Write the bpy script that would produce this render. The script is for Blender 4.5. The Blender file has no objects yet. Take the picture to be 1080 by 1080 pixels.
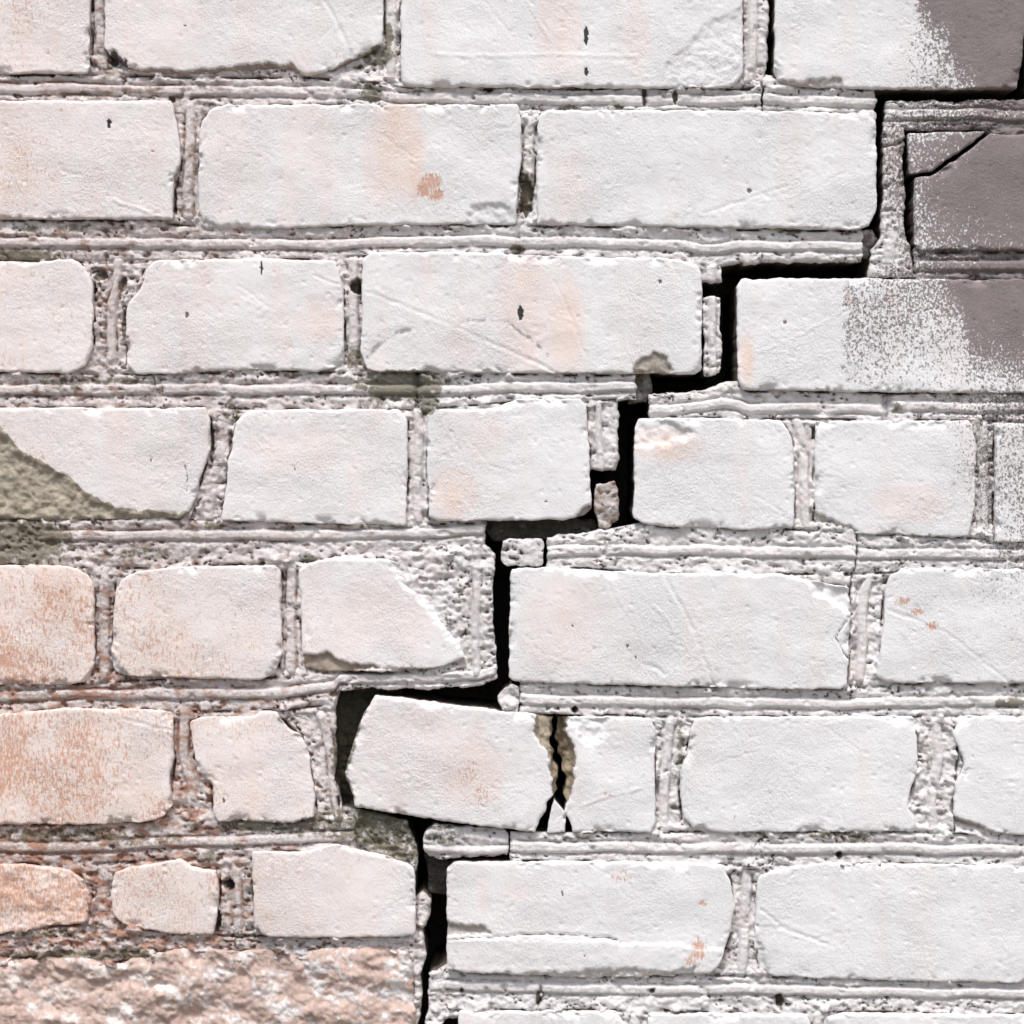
import bpy, math
import numpy as np

# ------------------------------------------------------------------ camera, sky, sun, exposure
S = 1428.0            # photo pixels per metre on the wall face (a 250 mm stretcher is 357 px long)
ZC = 1.0              # height of the photograph's centre above the ground
DIST = 1.7            # camera to wall
SUN_EL, SUN_AZ = 60.0, -22.0      # azimuth from the wall normal, negative = from the left

scene = bpy.context.scene
col = scene.collection
cam_d = bpy.data.cameras.new('camera')
cam = bpy.data.objects.new('camera', cam_d); col.objects.link(cam)
cam.location = (0, -DIST, ZC); cam.rotation_euler = (math.radians(90), 0, 0)
cam_d.sensor_width = 36.0; cam_d.lens = 36.0 * DIST / (1080 / S)
cam_d.clip_start = 0.05; cam_d.clip_end = 600
scene.camera = cam

world = bpy.data.worlds.new('World'); scene.world = world; world.use_nodes = True
wt = world.node_tree; wt.nodes.clear()
wo = wt.nodes.new('ShaderNodeOutputWorld'); wb = wt.nodes.new('ShaderNodeBackground')
sky = wt.nodes.new('ShaderNodeTexSky'); sky.sky_type = 'NISHITA'; sky.sun_disc = False
sky.sun_elevation = math.radians(SUN_EL); sky.sun_rotation = math.radians(180 + SUN_AZ)
sky.dust_density = 3.6; sky.air_density = 1.0; sky.ozone_density = 0.7
wb.inputs['Strength'].default_value = 0.085
wt.links.new(sky.outputs[0], wb.inputs[0]); wt.links.new(wb.outputs[0], wo.inputs[0])

sun_d = bpy.data.lights.new('sun', 'SUN'); sun_d.energy = 1.5; sun_d.angle = math.radians(11); sun_d.color = (1.0, 0.975, 0.95)
sun = bpy.data.objects.new('sun', sun_d); col.objects.link(sun)
sun.location = (-2, -4, 6)
# light travels along local -Z: from the front (-Y), above, a little from the left
el, az = math.radians(SUN_EL), math.radians(SUN_AZ)
from mathutils import Vector
dv = Vector((math.sin(az) * math.cos(el), -math.cos(az) * math.cos(el), math.sin(el)))
sun.rotation_euler = dv.to_track_quat('Z', 'Y').to_euler()

vs = scene.view_settings
vs.view_transform = 'Standard'; vs.look = 'None'; vs.gamma = 1.0; vs.use_curve_mapping = False
vs.exposure = 0.91

# ------------------------------------------------------------------ noise
def _hash(ix, iy, seed):
    h = (ix.astype(np.int64) * 374761393 + iy.astype(np.int64) * 668265263 + seed * 2147483647) & 0xFFFFFFFF
    h = ((h ^ (h >> 13)) * 1274126177) & 0xFFFFFFFF
    h = ((h ^ (h >> 16)) * 2246822519) & 0xFFFFFFFF
    return ((h ^ (h >> 15)) & 0xFFFF) / 65535.0

def pn(x, y, seed=0):
    x = np.asarray(x, float); y = np.asarray(y, float)
    ix = np.floor(x); iy = np.floor(y); fx = x - ix; fy = y - iy
    ux = fx * fx * fx * (fx * (fx * 6 - 15) + 10); uy = fy * fy * fy * (fy * (fy * 6 - 15) + 10)
    def g(dx, dy):
        a = _hash(ix + dx, iy + dy, seed) * 6.28318
        return np.cos(a) * (fx - dx) + np.sin(a) * (fy - dy)
    a = g(0, 0) * (1 - ux) + g(1, 0) * ux
    b = g(0, 1) * (1 - ux) + g(1, 1) * ux
    return (a * (1 - uy) + b * uy) * 1.5

def fbm(x, y, seed=0, octv=4, gain=0.5):
    s = 0; a = 1.0; t = 0
    for o in range(octv):
        s = s + a * pn(x * 2 ** o, y * 2 ** o, seed + 17 * o); t += a; a *= gain
    return s / t * 1.35

def worley(x, y, seed=0):
    x = np.asarray(x, float); y = np.asarray(y, float)
    ix = np.floor(x); iy = np.floor(y); best = np.full(x.shape, 9.0)
    for dx in (-1, 0, 1):
        for dy in (-1, 0, 1):
            px = ix + dx + _hash(ix + dx, iy + dy, seed); py = iy + dy + _hash(ix + dx, iy + dy, seed + 5)
            best = np.minimum(best, (px - x) ** 2 + (py - y) ** 2)
    return np.sqrt(best)

def sst(a, b, x):
    t = np.clip((x - a) / (b - a), 0, 1); return t * t * (3 - 2 * t)

# ------------------------------------------------------------------ materials
def nd(t, kind, **kw):
    n = t.nodes.new(kind)
    for k, v in kw.items():
        if k in n.inputs.keys(): n.inputs[k].default_value = v
        else: setattr(n, k, v)
    return n

def math_n(t, op, a, b=None, c=None, clamp=False):
    n = t.nodes.new('ShaderNodeMath'); n.operation = op; n.use_clamp = clamp
    for i, v in enumerate((a, b, c)):
        if v is None: continue
        if isinstance(v, (int, float)): n.inputs[i].default_value = v
        else: t.links.new(v, n.inputs[i])
    return n.outputs[0]

def mix_c(t, f, a, b):
    n = t.nodes.new('ShaderNodeMix'); n.data_type = 'RGBA'
    for s, v in ((n.inputs[0], f), (n.inputs[6], a), (n.inputs[7], b)):
        if isinstance(v, (int, float)): s.default_value = v
        elif isinstance(v, tuple): s.default_value = (*v, 1)
        else: t.links.new(v, s)
    return n.outputs[2]

def painted(name, wear_col, wear_col2, bump_fine, bump_dist, vstretch=.42, wscale=430, wgain=8.0, wamt=.8, bscale=470, stain_col=(0.84, 0.60, 0.47), smod=(1.5, -.2), base=((0.795, 0.795, 0.798), (0.84, 0.84, 0.842)), rgain=5.0, rvar=(.62, 1.4)):
    m = bpy.data.materials.new(name); m.use_nodes = True; t = m.node_tree; t.nodes.clear()
    L = t.links.new
    out = nd(t, 'ShaderNodeOutputMaterial'); bs = nd(t, 'ShaderNodeBsdfPrincipled'); L(bs.outputs[0], out.inputs[0])
    geo = nd(t, 'ShaderNodeNewGeometry'); pos = geo.outputs['Position']
    def noise(scale, stretch=(1, 1, 1), detail=2.0, rough=0.55):
        mp = nd(t, 'ShaderNodeMapping'); mp.inputs['Scale'].default_value = tuple(scale * s for s in stretch)
        L(pos, mp.inputs[0])
        n = nd(t, 'ShaderNodeTexNoise', Scale=1.0, Detail=detail, Roughness=rough); L(mp.outputs[0], n.inputs['Vector'])
        return n.outputs['Fac']
    a1 = nd(t, 'ShaderNodeAttribute', attribute_name='wear'); s1 = nd(t, 'ShaderNodeSeparateColor'); L(a1.outputs['Color'], s1.inputs[0])
    a2 = nd(t, 'ShaderNodeAttribute', attribute_name='raw'); raw = a2.outputs['Fac']
    a3 = nd(t, 'ShaderNodeAttribute', attribute_name='tint'); a4 = nd(t, 'ShaderNodeAttribute', attribute_name='stain')
    wear, grey, dirt = s1.outputs
    n_big = noise(14, detail=3); n_mid = noise(60, (1, 1, .6), 3); n_fine = noise(560, (1, 1, .75), 4, .7)
    n_str = noise(wscale, (1, 1, vstretch), 4, .65); n_spk = noise(620, detail=2, rough=.6); n_dirt = noise(170, detail=4, rough=.65)
    paint = mix_c(t, n_big, base[0], base[1])
    paint = mix_c(t, math_n(t, 'MULTIPLY', math_n(t, 'SUBTRACT', n_mid, .52, clamp=True), 1.3, clamp=True), paint, (0.70, 0.665, 0.65))
    # pale peach wash of thin paint
    n_vert = noise(60, (1, 1, .12), 5, .65)
    sf = math_n(t, 'MULTIPLY', a4.outputs['Fac'], math_n(t, 'MULTIPLY_ADD', math_n(t, 'MULTIPLY_ADD', n_vert, .6, math_n(t, 'MULTIPLY', n_mid, .4)), smod[0], smod[1], clamp=True), clamp=True)
    paint = mix_c(t, sf, paint, stain_col)
    # sparse pin-head specks of grime
    sp = math_n(t, 'MULTIPLY', math_n(t, 'SUBTRACT', n_spk, .715, clamp=True), 9.0, clamp=True)
    paint = mix_c(t, math_n(t, 'MULTIPLY', sp, .55), paint, (0.30, 0.26, 0.24))
    # worn specks showing the body below
    comb = math_n(t, 'MULTIPLY_ADD', n_str, .82, math_n(t, 'MULTIPLY', n_dirt, .18))
    thr = math_n(t, 'MULTIPLY_ADD', wear, -.36, .70)
    wf = math_n(t, 'MULTIPLY', math_n(t, 'SUBTRACT', comb, thr, clamp=True), wgain, clamp=True)
    wf = math_n(t, 'MULTIPLY', wf, math_n(t, 'MULTIPLY', wear, 9.0, clamp=True))
    wcol = mix_c(t, n_dirt, wear_col, wear_col2)
    c = mix_c(t, math_n(t, 'MULTIPLY', wf, wamt), paint, wcol)
    # grey overspray, speckled
    gcol = mix_c(t, math_n(t, 'MULTIPLY_ADD', n_mid, .5, math_n(t, 'MULTIPLY', n_fine, .5)), (0.16, 0.136, 0.133), (0.33, 0.288, 0.28))
    gthr = math_n(t, 'MULTIPLY_ADD', grey, -.47, .71)
    gcomb = math_n(t, 'MULTIPLY_ADD', n_fine, .7, math_n(t, 'MULTIPLY', n_spk, .3))
    gf = math_n(t, 'MULTIPLY', math_n(t, 'SUBTRACT', gcomb, gthr, clamp=True), 13.0, clamp=True)
    gf = math_n(t, 'MULTIPLY', gf, math_n(t, 'MULTIPLY', grey, 12.0, clamp=True))
    c = mix_c(t, gf, c, gcol)
    # bare body where paint and surface have broken away
    rc = mix_c(t, 1.0, a3.outputs['Color'], (1, 1, 1)); 
    rv = nd(t, 'ShaderNodeMix'); rv.data_type = 'RGBA'; rv.blend_type = 'MULTIPLY'; rv.inputs[0].default_value = 1.0
    L(a3.outputs['Color'], rv.inputs[6])
    rr = nd(t, 'ShaderNodeMapRange'); rr.inputs['From Min'].default_value = .3; rr.inputs['From Max'].default_value = .7
    rr.inputs['To Min'].default_value = rvar[0]; rr.inputs['To Max'].default_value = rvar[1]; L(n_dirt, rr.inputs['Value'])
    L(rr.outputs[0], rv.inputs[7])
    rf = math_n(t, 'MULTIPLY_ADD', math_n(t, 'SUBTRACT', n_dirt, .5), 1.0, raw)
    rf = math_n(t, 'MULTIPLY_ADD', math_n(t, 'SUBTRACT', rf, .5), rgain, .5, clamp=True)
    c = mix_c(t, rf, c, rv.outputs[2])
    # moss and ingrained dirt
    dcol = mix_c(t, n_fine, (0.085, 0.075, 0.045), (0.26, 0.235, 0.165))
    df = math_n(t, 'MULTIPLY', math_n(t, 'SUBTRACT', n_dirt, math_n(t, 'MULTIPLY_ADD', dirt, -.56, .74), clamp=True), 7.0, clamp=True)
    df = math_n(t, 'MULTIPLY', df, math_n(t, 'MULTIPLY', dirt, 6.0, clamp=True))
    c = mix_c(t, math_n(t, 'MULTIPLY', df, .85), c, dcol)
    L(c, bs.inputs['Base Color'])
    bs.inputs['Roughness'].default_value = 0.78
    bs.inputs['Specular IOR Level'].default_value = 0.3
    # fine relief: orange-peel paint with brush drag, pits
    n_b1 = noise(bscale, (1, 1, .8), 5, .72); n_b2 = noise(170, (1, 1, .6), 3, .5)
    hsum = math_n(t, 'MULTIPLY_ADD', n_b2, .45, n_b1)
    hsum = math_n(t, 'MULTIPLY_ADD', sp, -.25, hsum)
    hsum = math_n(t, 'MULTIPLY_ADD', wf, -.12, hsum)
    bp = nd(t, 'ShaderNodeBump', Strength=bump_fine, Distance=bump_dist); L(math_n(t, 'MULTIPLY', math_n(t, 'MULTIPLY_ADD', n_big, 2.2, -.35), bump_fine, clamp=True), bp.inputs['Strength']); L(hsum, bp.inputs['Height']); L(bp.outputs[0], bs.inputs['Normal'])
    return m

M_BRICK = painted('painted_brick', (0.45, 0.21, 0.13), (0.78, 0.45, 0.31), .85, .0014, vstretch=.36, wscale=680, wgain=9.0, wamt=.82, bscale=640, stain_col=(0.86, 0.57, 0.42), rvar=(.76, 1.24))
M_MORT = painted('painted_mortar', (0.23, 0.155, 0.125), (0.46, 0.345, 0.295), .95, .0024, .9, 460, 5.0, .7, 330, (0.44, 0.32, 0.275), (1.5, -.15), ((0.76, 0.74, 0.73), (0.85, 0.84, 0.835)), 2.8, (.7, 1.3))

def plain(name, c1, c2, scale, bump=.5, dist=.01):
    m = bpy.data.materials.new(name); m.use_nodes = True; t = m.node_tree; bs = t.nodes['Principled BSDF']
    geo = nd(t, 'ShaderNodeNewGeometry')
    n = nd(t, 'ShaderNodeTexNoise', Scale=scale, Detail=6.0, Roughness=.65); t.links.new(geo.outputs['Position'], n.inputs['Vector'])
    t.links.new(mix_c(t, n.outputs['Fac'], c1, c2), bs.inputs['Base Color']); bs.inputs['Roughness'].default_value = .95
    bp = nd(t, 'ShaderNodeBump', Strength=bump, Distance=dist); t.links.new(n.outputs['Fac'], bp.inputs['Height']); t.links.new(bp.outputs[0], bs.inputs['Normal'])
    return m
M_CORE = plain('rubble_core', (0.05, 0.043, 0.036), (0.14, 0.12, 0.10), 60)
M_GROUND = plain('trodden_earth', (0.09, 0.075, 0.055), (0.20, 0.17, 0.13), 9, .6, .02)

# ------------------------------------------------------------------ mesh plumbing (photo pixels, y down, h = height towards the viewer)
def to_world(x, y, h):
    return np.stack([(x - 540) / S, -h / S, ZC + (540 - y) / S], -1)

ROOT = bpy.data.objects.new('brick_wall', None); col.objects.link(ROOT)
ROOT['label'] = 'old white painted brick wall split by a stepped black crack'; ROOT['category'] = 'wall'; ROOT['kind'] = 'thing'

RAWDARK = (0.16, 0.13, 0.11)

def make_grid(name, X, Y, H, at, mat, parent, skirt=(2, 7, 18, 45, 100, 165), closed=True, side_seed=3):
    """X, Y, H: (nv, nu) arrays. Adds rings going back into the wall from the border."""
    nv, nu = X.shape
    idx = np.arange(nv * nu).reshape(nv, nu)
    q = np.stack([idx[:-1, :-1], idx[1:, :-1], idx[1:, 1:], idx[:-1, 1:]], -1).reshape(-1, 4)
    border = np.concatenate([idx[0, :], idx[1:, -1], idx[-1, -2::-1], idx[-2:0:-1, 0]])
    bx, by, bh = X.ravel()[border], Y.ravel()[border], H.ravel()[border]
    cx, cy = bx.mean(), by.mean()
    xs, ys, hs = [X.ravel()], [Y.ravel()], [H.ravel()]
    att = {k: [v.reshape(nv * nu, -1)] for k, v in at.items()}
    prev = border; base = nv * nu; m = len(border); quads = [q]
    for k, d in enumerate(skirt):
        jx = pn(bx / 14 + d * .13, by / 14, side_seed) * min(3.0, .3 + d * .06)
        jy = pn(bx / 14, by / 14 + d * .13, side_seed + 9) * min(3.0, .3 + d * .06)
        sgx = np.sign(cx - bx) * np.abs(jx); sgy = np.sign(cy - by) * np.abs(jy)
        xs.append(bx + sgx); ys.append(by + sgy)
        hh = np.minimum(bh - d * .35, -d) if d > 30 else bh - d
        hs.append(hh)
        cur = np.arange(base, base + m)
        quads.append(np.stack([prev, np.roll(prev, -1), np.roll(cur, -1), cur], -1))
        prev = cur; base += m
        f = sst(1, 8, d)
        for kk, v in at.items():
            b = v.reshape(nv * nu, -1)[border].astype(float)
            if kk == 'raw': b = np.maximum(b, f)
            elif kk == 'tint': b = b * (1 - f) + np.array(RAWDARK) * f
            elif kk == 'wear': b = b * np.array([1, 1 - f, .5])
            att[kk].append(b)
    x = np.concatenate(xs); y = np.concatenate(ys); h = np.concatenate(hs)
    co = to_world(x, y, h)
    ctr = np.array([(x.min() + x.max()) / 2, (y.min() + y.max()) / 2, 0.0]); cw = to_world(ctr[0], ctr[1], -60.0)
    co = co - cw
    quads = np.concatenate(quads)
    me = bpy.data.meshes.new(name)
    me.vertices.add(len(co)); me.vertices.foreach_set('co', co.astype(np.float32).ravel())
    nq = len(quads)
    me.loops.add(nq * 4 + m); me.loops.foreach_set('vertex_index', np.concatenate([quads.ravel(), prev[::1]]).astype(np.int32))
    me.polygons.add(nq + 1)
    me.polygons.foreach_set('loop_start', np.concatenate([np.arange(nq) * 4, [nq * 4]]).astype(np.int32))
    me.polygons.foreach_set('loop_total', np.concatenate([np.full(nq, 4), [m]]).astype(np.int32))
    me.polygons.foreach_set('use_smooth', np.ones(nq + 1, bool))
    for kk in att:
        v = np.concatenate(att[kk]).astype(np.float32)
        if kk in ('raw', 'stain'):
            a = me.attributes.new(kk, 'FLOAT', 'POINT'); a.data.foreach_set('value', v.ravel())
        else:
            a = me.attributes.new(kk, 'FLOAT_COLOR', 'POINT'); a.data.foreach_set('color', np.concatenate([v, np.ones((len(v), 1), np.float32)], 1).ravel())
    me.materials.append(mat); me.update(); me.validate()
    o = bpy.data.objects.new(name, me); col.objects.link(o); o.location = Vector(cw)
    if parent: o.parent = parent
    return o

# ------------------------------------------------------------------ features read off the photograph (pixels)
GREY = {-60: [(955, 0), (975, .8), (1000, 1)], 0: [(958, 0), (972, .75), (990, 1)], 45: [(945, 0), (960, .4), (995, .6), (1015, .97)],
        92: [(940, 0), (955, .42), (1010, .55), (1045, .95)], 120: [(912, 0), (935, .38), (1000, .5), (1080, .62)],
        150: [(915, 0), (935, .45), (958, .62), (985, .72), (1020, .8), (1045, .93), (1080, 1)], 200: [(925, 0), (935, .45), (960, .6), (985, .82), (1015, .93), (1080, 1)], 258: [(930, 0), (955, .5), (1000, .7), (1080, .8)],
        280: [(910, 0), (930, .4), (1000, .6), (1080, .75)], 300: [(884, 0), (892, .5), (990, .62), (1012, .92), (1080, 1)],
        350: [(884, 0), (892, .56), (1012, .5), (1026, .82), (1080, .9)], 405: [(884, 0), (892, .42), (1000, .38), (1080, .55)],
        430: [(950, 0), (1000, .36), (1080, .5)], 500: [(975, 0), (1010, .36), (1050, .5), (1080, .55)],
        560: [(985, 0), (1040, .4), (1080, .5)], 620: [(985, 0), (1030, .33), (1080, .38)], 730: [(990, 0), (1080, .25)], 860: [(990, 0), (1080, 0)]}
GX = np.arange(880, 1120, 4.0); GY = np.array(sorted(GREY)); GT = np.array([np.interp(GX, [p[0] for p in GREY[k]], [p[1] for p in GREY[k]]) for k in GY])
def grey_at(x, y):
    xx = np.clip(x + 7 * fbm(x / 20, y / 12, 71, 3), 880, 1114); yy = np.clip(y, -60, 860)
    j = np.clip(np.searchsorted(GY, yy) - 1, 0, len(GY) - 2); f = (yy - GY[j]) / (GY[j + 1] - GY[j])
    i = np.clip(((xx - 880) / 4).astype(int), 0, len(GX) - 2); g = (xx - GX[i]) / 4
    v0 = GT[j, i] * (1 - g) + GT[j, i + 1] * g; v1 = GT[j + 1, i] * (1 - g) + GT[j + 1, i + 1] * g
    v = v0 * (1 - f) + v1 * f
    return .94 * v * (x > 880) * (1 - sst(1350, 1750, x + 60 * fbm(x / 50, y / 50, 72, 3))) * sst(-480, -150, y + 50 * fbm(x / 50, y / 50, 73, 3))

# soft spots: kind, x, y, rx, ry, value
SPOTS = [
 ('stain', 420, 150, 28, 60, .55), ('stain', 395, 175, 16, 45, .35), ('wear', 455, 191, 13, 10, 1.0), ('wear', 447, 200, 9, 10, 1.0), ('wear', 460, 205, 9, 9, 1.0), ('stain', 436, 165, 12, 50, .6), ('stain', 405, 160, 9, 60, .5), ('stain', 340, 135, 18, 25, .2), ('wear', 335, 124, 24, 8, .28),
 ('stain', 590, 30, 26, 60, .35), ('stain', 672, 40, 14, 55, .25), ('stain', 555, 330, 32, 70, .4), ('stain', 597, 350, 20, 60, .5), ('stain', 480, 520, 26, 30, .45),
 ('stain', 500, 465, 40, 35, .2), ('stain', 595, 660, 50, 60, .25), ('stain', 30, 40, 60, 45, .3), ('stain', 40, 170, 55, 60, .3), ('stain', 10, 330, 60, 60, .2),
 ('stain', 700, 470, 40, 18, .5), ('stain', 960, 530, 40, 22, .3), ('stain', 787, 380, 8, 26, .6), ('stain', 600, 200, 30, 50, .18), ('stain', 400, 650, 70, 50, .3),
 ('wear', 492, 815, 14, 18, .62), ('wear', 508, 838, 11, 14, .6), ('stain', 495, 815, 40, 40, .4), ('wear', 640, 838, 10, 6, .62), ('wear', 737, 1002, 10, 17, .85), ('wear', 730, 1012, 12, 9, .7), ('wear', 742, 952, 6, 5, .8), ('wear', 654, 923, 18, 8, .6),
 ('wear', 952, 634, 11, 6, .8), ('wear', 968, 645, 9, 5, .85), ('wear', 983, 660, 10, 6, .8), ('stain', 545, 940, 16, 14, .25), ('wear', 355, 58, 12, 8, .4),
 ('wear', 895, 317, 3, 8, .8), ('wear', 775, 860, 3, 7, .6), ('wear', 990, 862, 3, 5, .5), ('stain', 60, 620, 60, 60, .6), ('stain', 60, 800, 120, 60, .55), ('stain', 40, 945, 50, 40, .6), ('stain', 200, 945, 60, 40, .3),
 ('stain', 345, 940, 90, 50, .25), ('stain', 335, 340, 30, 25, .35), ('stain', 320, 475, 60, 30, .25), ('stain', 450, 790, 70, 50, .25), ('wear', 30, 940, 40, 25, .25),
 ('dirt', 20, 268, 46, 8, .9), ('dirt', 60, 72, 10, 5, .5), ('dirt', 95, 98, 16, 5, .6), ('dirt', 97, 33, 6, 8, .6), ('dirt', 398, 58, 18, 12, .9), ('dirt', 410, 35, 6, 14, .9), ('dirt', 392, 98, 14, 10, .9), ('dirt', 440, 97, 10, 5, .6), ('dirt', 380, 88, 10, 6, .6),
 ('dirt', 20, 240, 25, 6, .6), ('dirt', 78, 239, 14, 6, .7), ('dirt', 545, 262, 10, 7, .8), ('dirt', 600, 112, 16, 4, .7), ('dirt', 650, 112, 14, 4, .7), ('dirt', 425, 405, 55, 20, .9), ('dirt', 330, 870, 60, 14, .7), ('dirt', 120, 886, 110, 9, .6), ('dirt', 110, 400, 90, 5, .5), ('dirt', 60, 408, 40, 6, .6), ('dirt', 150, 100, 60, 5, .5), ('dirt', 450, 425, 14, 18, .85), ('dirt', 400, 425, 30, 10, .6), ('dirt', 376, 300, 9, 9, .95), ('dirt', 374, 378, 10, 14, .8),
 ('dirt', 20, 572, 60, 26, 1.0), ('dirt', 70, 572, 24, 12, .5), ('dirt', 150, 585, 50, 8, .6), ('dirt', 15, 545, 40, 10, .6), ('dirt', 225, 556, 12, 6, .8), ('dirt', 243, 435, 10, 20, .6), ('dirt', 222, 465, 8, 30, .4),
 ('dirt', 325, 588, 12, 6, .8), ('dirt', 290, 762, 14, 8, .7), ('dirt', 230, 760, 30, 5, .5), ('dirt', 265, 872, 46, 7, .9), ('dirt', 60, 880, 90, 8, .7), ('dirt', 350, 868, 18, 20, .6), ('dirt', 395, 875, 50, 22, .8), ('dirt', 420, 895, 20, 15, .7), ('dirt', 370, 790, 24, 70, .8),
 ('dirt', 220, 905, 20, 8, .7), ('dirt', 82, 952, 10, 12, .7), ('dirt', 50, 985, 60, 6, .6), ('dirt', 60, 1062, 70, 12, .6), ('dirt', 260, 1055, 80, 12, .55), ('dirt', 90, 1008, 110, 6, .8), ('dirt', 425, 1040, 14, 30, .7), ('dirt', 350, 902, 30, 8, .4), ('dirt', 380, 975, 4, 4, .9),
 ('dirt', 690, 750, 60, 4, .3), ('dirt', 870, 880, 60, 5, .6), ('dirt', 790, 880, 20, 5, .6), ('dirt', 905, 884, 14, 6, .8), ('dirt', 982, 800, 14, 50, .35), ('dirt', 718, 790, 6, 40, .6), ('dirt', 1066, 742, 18, 7, .9), ('dirt', 640, 575, 50, 10, .35), ('dirt', 940, 592, 30, 8, .3),
 ('dirt', 990, 440, 60, 5, .3), ('dirt', 945, 428, 10, 8, .6), ('dirt', 1040, 480, 10, 60, .4), ('dirt', 745, 420, 30, 8, .3), ('dirt', 560, 560, 50, 10, .5), ('dirt', 470, 880, 20, 14, .6), ('dirt', 548, 720, 12, 10, .4), ('dirt', 790, 900, 10, 10, .4), ('dirt', 555, 200, 12, 35, .6), ('dirt', 555, 150, 9, 30, .35),
 ('dirt', 880, 900, 12, 6, .4), ('dirt', 345, 700, 40, 5, .5), ('dirt', 420, 703, 50, 5, .45), ('dirt', 545, 1027, 70, 4, .4), ('dirt', 690, 555, 40, 4, .3), ('dirt', 960, 564, 50, 4, .5), ('dirt', 820, 724, 60, 3, .4),
]
# broken-away regions: polygon, depth px, roughness px, raw colour, softness, (raw strength)
OCHRE = (0.42, 0.375, 0.295); STONE = (0.40, 0.345, 0.28); DARKM = (0.045, 0.045, 0.05)
CHIPS = [
 ([(-160, 440), (-20, 440), (0, 450), (18, 471), (44, 486), (74, 504), (92, 521), (122, 535), (200, 542), (205, 570), (-160, 570)], 4.5, 2.4, OCHRE, 12, 1.0),
 ([(118, 52), (134, 66), (136, 82), (116, 76)], 14, 1.5, (0.2, 0.17, 0.15), 5, .9),
 ([(150, 72), (215, 74), (268, 66), (308, 67), (322, 79), (300, 90), (150, 90)], 5, 1.5, (0.42, 0.34, 0.30), 4, .8),
 ([(322, 79), (346, 73), (372, 62), (410, 42), (412, 90), (330, 90)], 7, 2, (0.40, 0.33, 0.25), 6, .8),
 ([(728, 44), (700, 66), (706, 96), (790, 96), (790, 5), (745, 22)], 1.6, 1.0, None, 4, 0),
 ([(843, 606), (862, 612), (900, 620), (900, 650), (876, 636), (856, 626)], 6, 1.2, None, 6, 0),
 ([(600, 752), (645, 756), (640, 778), (622, 790), (604, 775)], 4, 1.4, None, 6, 0),
 ([(321, 690), (348, 688), (362, 698), (410, 704), (340, 716), (318, 712)], 6, 1.2, (0.45, 0.375, 0.31), 4, .9),
 ([(672, 382), (690, 372), (704, 375), (712, 392), (700, 400), (665, 400)], 4, 1.0, (0.46, 0.42, 0.37), 4, .8),
 ([(468, 968), (480, 974), (512, 976), (518, 984), (468, 986)], 5, .8, (0.47, 0.43, 0.40), 2, .85),
 ([(468, 986), (500, 989), (600, 990), (760, 1000), (760, 1040), (468, 1040)], -1.2, .3, None, 2, 0),
 ([(858, 540), (872, 545), (886, 553), (905, 558), (900, 570), (856, 566)], 7, 1.2, (0.55, 0.49, 0.42), 4, .6),
 ([(1000, 860), (1025, 866), (1052, 878), (1052, 890), (1000, 884)], 8, 1.4, (0.50, 0.44, 0.36), 4, .7),
 ([(796, 985), (808, 1000), (812, 1030), (796, 1034)], 4, 1, None, 5, 0),
 ([(676, 430), (712, 446), (740, 458), (700, 470), (664, 474), (664, 440)], 4, 1.2, None, 5, 0),
 ([(660, 1020), (700, 1024), (735, 1018), (735, 1040), (520, 1040), (520, 1026)], 4, 1.2, (0.60, 0.55, 0.5), 4, .5),
 ([(820, 84), (860, 84), (890, 80), (890, 100), (820, 100)], 4, 1.2, (0.5, 0.44, 0.4), 5, .55),
 ([(610, 540), (625, 532), (628, 552), (596, 552)], 5, 1.0, (0.35, 0.32, 0.29), 3, .8),
 ([(568, 745), (563, 764), (566, 783), (577, 797), (583, 806), (596, 812), (600, 745)], 13, 2, (0.44, 0.38, 0.29), 4, 1.0),
 ([(584, 745), (593, 752), (599, 772), (605, 787), (607, 805), (607, 822), (605, 836), (600, 846), (582, 838), (580, 745)], 14, 2.5, (0.37, 0.30, 0.215), 4, 1.0),
 ([(320, 778), (345, 774), (345, 800), (326, 806)], 3, 1, None, 4, 0),
 ([(1000, 752), (1030, 752), (1022, 764), (1004, 772)], 3, 1, None, 4, 0),
 ([(410, 598), (424, 618), (450, 644), (466, 664), (486, 690), (500, 690), (500, 590), (412, 586)], 7, 2.2, (0.62, 0.57, 0.53), 8, .35),
 ([(117, 690), (130, 705), (140, 720), (112, 720)], 4, 1, (0.5, 0.4, 0.33), 3, .5),
 ([(495, 217), (530, 212), (548, 226), (548, 240), (490, 240)], 3, 1.3, (0.55, 0.5, 0.46), 5, .3),
]
# small painted / tar marks: x, y, rx, ry, angle
MARKS = [(618, 38, 2.6, 11, 0), (618.5, 76, 2.0, 5, 0), (549, 330, 3.0, 8, 8), (115, 130, 2.4, 6, 0), (161, 159, 1.2, 1.6, 0), (197, 332, 2.2, 3, 0), (696, 297, 2.4, 2.6, 0), (828, 340, 1.8, 2.0, 0), (790, 201, 2.6, 2.6, 0),
         (236, 844, 1.4, 3, 0), (195, 27, 1.4, 1.4, 0), (276, 283, 1.6, 8, 0), (159, 486, 1.2, 1.8, 0), (576, 529, 1.5, 1.5, 0), (311, 495, 1.5, 1.5, 0), (662, 681, 1.4, 2.4, 0), (670, 693, 1.2, 1.2, 0), (604, 660, 1.8, 1.6, 0), (593, 942, 1.4, 4, 0), (616, 1007, 1.2, 2, 0)]
SMUDGE = [([(389, 376), (400, 362), (418, 350), (452, 346)], 4.0, .72), ([(489, 339), (515, 337), (535, 340), (552, 352), (578, 374)], 4.5, .62), ([(395, 315), (395, 325)], 4, .3)]
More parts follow.
